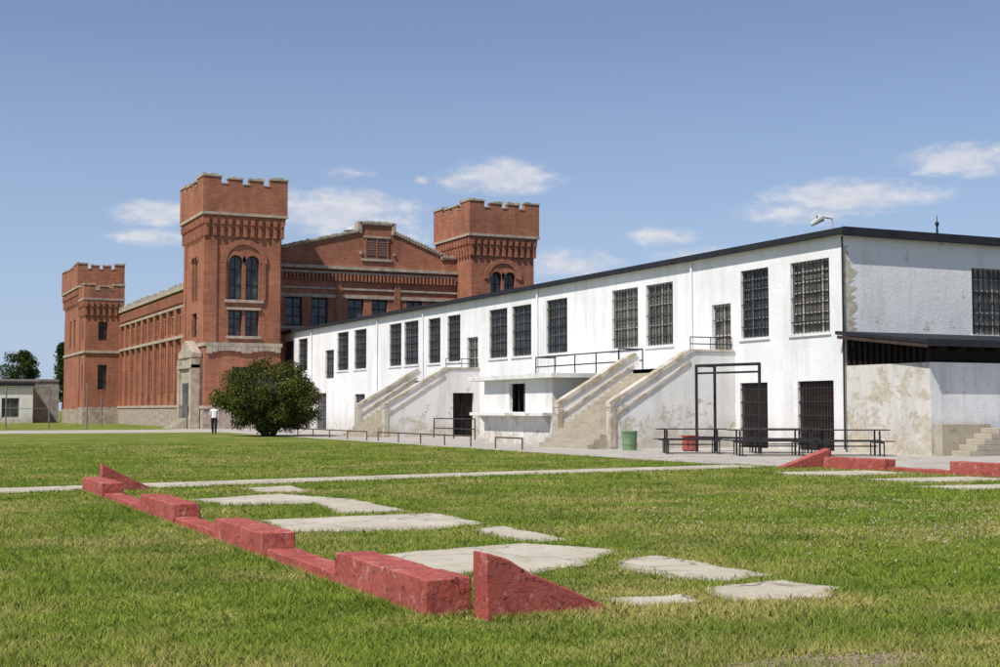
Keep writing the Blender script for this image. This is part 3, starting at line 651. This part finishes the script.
m=MB(); m.box(25.1,25.5,38.2,38.5,.05,.50); m.box(25.06,25.54,38.16,38.54,.50,.55); m.box(25.15,25.2,38.2,38.5,0,.05); m.box(25.4,25.45,38.2,38.5,0,.05); m.obj('red_box_seat',REDP,None,.01)
m=MB()
for (xx,yy,hh) in((9.5,104,3.2),(12.5,104,3.2),(15.2,104,3.4),(17.2,110,2.6)): m.cyl((xx,yy,0),(xx,yy,hh),.05)
m.cyl((9.5,104,3.1),(12.5,104,3.1),.035); m.cyl((9.5,104,1.5),(12.5,104,1.5),.02); m.obj('yard_posts',BARS)

# ------------------------------------------------------------ walking person
def person(px,py,face):
    E=empty('walking_person')
    J={'pel':(0,0,.93,.150,.12),'wst':(0,0,1.05,.150,.12),'che':(0,-.01,1.27,.175,.125),'nkb':(0,0,1.44,.075,.065),'nk':(0,-.01,1.50,.055,.055),'hd':(0,-.02,1.60,.085,.095),'top':(0,-.02,1.70,.07,.08),
    'ls':(.19,0,1.40,.065,.065),'le':(.25,.05,1.13,.047,.047),'lw':(.25,-.07,.90,.032,.032),'lh':(.245,-.10,.83,.035,.022),
    'rs':(-.19,0,1.40,.065,.065),'re':(-.25,.08,1.14,.047,.047),'rw':(-.26,.02,.90,.032,.032),'rh':(-.255,.01,.82,.035,.022),
    'lhp':(.10,0,.88,.11,.11),'lk':(.10,-.14,.50,.082,.082),'la':(.10,-.20,.09,.060,.060),'lt':(.115,-.36,.04,.04,.03),
    'rhp':(-.10,0,.88,.11,.11),'rk':(-.10,.02,.49,.082,.082),'ra':(-.10,.20,.13,.060,.060),'rt':(-.11,.07,.04,.04,.03)}
    ED=[('pel','wst'),('wst','che'),('che','nkb'),('nkb','nk'),('nk','hd'),('hd','top'),('che','ls'),('ls','le'),('le','lw'),('lw','lh'),('che','rs'),('rs','re'),('re','rw'),('rw','rh'),('pel','lhp'),('lhp','lk'),('lk','la'),('la','lt'),('pel','rhp'),('rhp','rk'),('rk','ra'),('ra','rt')]
    for sd,hd in((1,'lh'),(-1,'rh')):
        hx,hy,hz=J[hd][:3]
        for k,(oy,L) in enumerate(((-.028,.07),(-.010,.08),(.010,.075),(.028,.06))):
            J[hd+'f%d'%k]=(hx,hy+oy,hz-.04,.009,.009); J[hd+'g%d'%k]=(hx-sd*.012,hy+oy-.008,hz-.04-L,.007,.007); ED+= [(hd,hd+'f%d'%k),(hd+'f%d'%k,hd+'g%d'%k)]
        J[hd+'t']=(hx-sd*.01,hy-.055,hz-.01,.010,.010); ED.append((hd,hd+'t'))
    keys=list(J); me=bpy.data.meshes.new('body'); me.from_pydata([J[k][:3] for k in keys],[(keys.index(a),keys.index(b)) for a,b in ED],[])
    o=bpy.data.objects.new('tmp',me); COL.objects.link(o); o.modifiers.new('s','SKIN')
    for i,k in enumerate(keys): me.skin_vertices[0].data[i].radius=J[k][3:5]; me.skin_vertices[0].data[i].use_root=(k=='pel')
    o.modifiers.new('sub','SUBSURF').levels=2
    dg=bpy.context.evaluated_depsgraph_get(); m2=bpy.data.meshes.new_from_object(o.evaluated_get(dg)); bpy.data.objects.remove(o)
    m2.materials.clear()
    for mt in(simple('skin',(.50,.30,.22)),simple('white_shirt',(.78,.78,.77),var=.06),simple('dark_trousers',(.018,.018,.024)),simple('shoes',(.08,.07,.06))): m2.materials.append(mt)
    for p in m2.polygons:
        c=p.center; z=c.z; arm=abs(c.x)>.215
        p.material_index = 0 if z>1.475 or (arm and z<1.12 and z>.68) else (3 if z<.085 else (1 if z>.96 else 2)); p.use_smooth=True
    b=bpy.data.objects.new('body',m2); COL.objects.link(b); b.parent=E
    h=MB(); h.ball((0,-.005,1.665),.098,.108,.088,14,9); h.obj('hair',simple('grey_hair',(.30,.28,.25)),E,smooth=True)
    f=MB(); f.ball((0,-.125,1.605),.014,.02,.022,8,6); f.ball((.092,-.02,1.61),.012,.02,.03,8,6); f.ball((-.092,-.02,1.61),.012,.02,.03,8,6); f.obj('nose_and_ears',m2.materials[0],E,smooth=True)
    f=MB(); f.ball((.034,-.108,1.635),.012,.008,.008,8,5); f.ball((-.034,-.108,1.635),.012,.008,.008,8,5); f.box(-.025,.025,-.116,-.108,1.56,1.567); f.obj('eyes_and_mouth',DARK,E)
    E.location=(px,py,.01); E.rotation_euler=(0,0,face)
    return E
person(18.25,76.6,math.radians(-20))

# ------------------------------------------------------------ light, sky, camera
sv=Vector((-.72,-.34,1.08)).normalized(); el=math.asin(sv.z); rot=math.atan2(sv.x,sv.y)
L_=bpy.data.lights.new('sun','SUN'); L_.energy=5.0; L_.angle=math.radians(.5); L_.color=(1,.955,.89)
lo=bpy.data.objects.new('sun',L_); COL.objects.link(lo); lo.rotation_euler=sv.to_track_quat('Z','Y').to_euler()
Wd=bpy.data.worlds.new('World'); S.world=Wd; Wd.use_nodes=True; nt=Wd.node_tree; bg=nt.nodes['Background']
sky=N(nt,'ShaderNodeTexSky',sky_type='NISHITA'); sky.sun_disc=False; sky.sun_elevation=el; sky.sun_rotation=rot%(2*math.pi)
sky.altitude=1400; sky.air_density=1.0; sky.dust_density=1.7; sky.ozone_density=1.7
tc=N(nt,'ShaderNodeTexCoord'); sp=N(nt,'ShaderNodeSeparateXYZ'); nt.links.new(tc.outputs['Generated'],sp.inputs[0])
azn=math_(nt,'ARCTAN2',sp.outputs[0],sp.outputs[1])
hl=math_(nt,'SQRT',math_(nt,'ADD',math_(nt,'MULTIPLY',sp.outputs[0],sp.outputs[0]),math_(nt,'MULTIPLY',sp.outputs[1],sp.outputs[1])))
eln=math_(nt,'DIVIDE',sp.outputs[2],hl)
cv=N(nt,'ShaderNodeCombineXYZ'); nt.links.new(azn,cv.inputs[0]); nt.links.new(eln,cv.inputs[1]); cv=cv.outputs[0]
clouds=[(.4430,.1745,.058,.018,1.1),(.189,.143,.038,.013,.95),(.184,.125,.038,.009,.85),(.322,.146,.085,.023,1.05),(.35,.130,.06,.016,.9),(.562,.129,.042,.010,.85),
(.700,.155,.085,.018,1.05),(.776,.177,.055,.017,1.1),(.49,.110,.065,.014,.7),(.384,.172,.010,.005,.65),(.335,.176,.028,.008,.42),(.62,.115,.08,.010,.55),(.66,.145,.06,.014,.65),(.95,.15,.09,.02,.9),(-.1,.16,.08,.018,.9),(1.3,.2,.12,.03,.9),(-.6,.2,.15,.03,.9)]
acc=None
for (a,e,wa,we_,st) in clouds:
    s=N(nt,'ShaderNodeVectorMath',operation='SUBTRACT'); nt.links.new(cv,s.inputs[0]); s.inputs[1].default_value=(a,e,0)
    q=N(nt,'ShaderNodeVectorMath',operation='MULTIPLY'); nt.links.new(s.outputs[0],q.inputs[0]); q.inputs[1].default_value=(1/wa,1/we_,0)
    ln_=N(nt,'ShaderNodeVectorMath',operation='LENGTH'); nt.links.new(q.outputs[0],ln_.inputs[0])
    v=math_(nt,'MULTIPLY',math_(nt,'SUBTRACT',1.0,ln_.outputs['Value'],True),st)
    acc=v if acc is None else math_(nt,'MAXIMUM',acc,v)
nz=noise(nt,cv,46,9,.62,(1,2.2,1)); nz2=noise(nt,cv,17,5,.6,(1,1.9,1))
t=math_(nt,'ADD',acc,math_(nt,'MULTIPLY',math_(nt,'SUBTRACT',nz,.5),1.3)); t=math_(nt,'ADD',t,math_(nt,'MULTIPLY',math_(nt,'SUBTRACT',nz2,.5),.9))
gate=ramp(nt,acc,[(0,0),(.30,1)])
cm=ramp(nt,t,[(.12,0),(.70,.82)]); cm=mix(nt,1,cm,gate,'MULTIPLY')
tint=mix(nt,1,sky.outputs[0],(1.02,1.0,1.10),'MULTIPLY')
hz=ramp(nt,eln,[(0,.80),(.10,.52),(.28,.18),(.9,.0)])
tint=mix(nt,hz,tint,(4.3,5.6,7.6))
cc=ramp(nt,nz,[(.35,(6.0,6.3,7.2)),(.65,(7.9,7.8,8.1))])
colr=mix(nt,cm,tint,cc)
nt.links.new(colr,bg.inputs[0]); bg.inputs[1].default_value=.100
cd=bpy.data.cameras.new('camera'); cd.lens=48.3; cd.sensor_width=36; cd.clip_end=6000; cd.clip_start=.05
co=bpy.data.objects.new('camera',cd); COL.objects.link(co); co.location=(0,0,1.4); co.rotation_euler=(math.radians(90+3.265),0,math.radians(-25.4)); S.camera=co
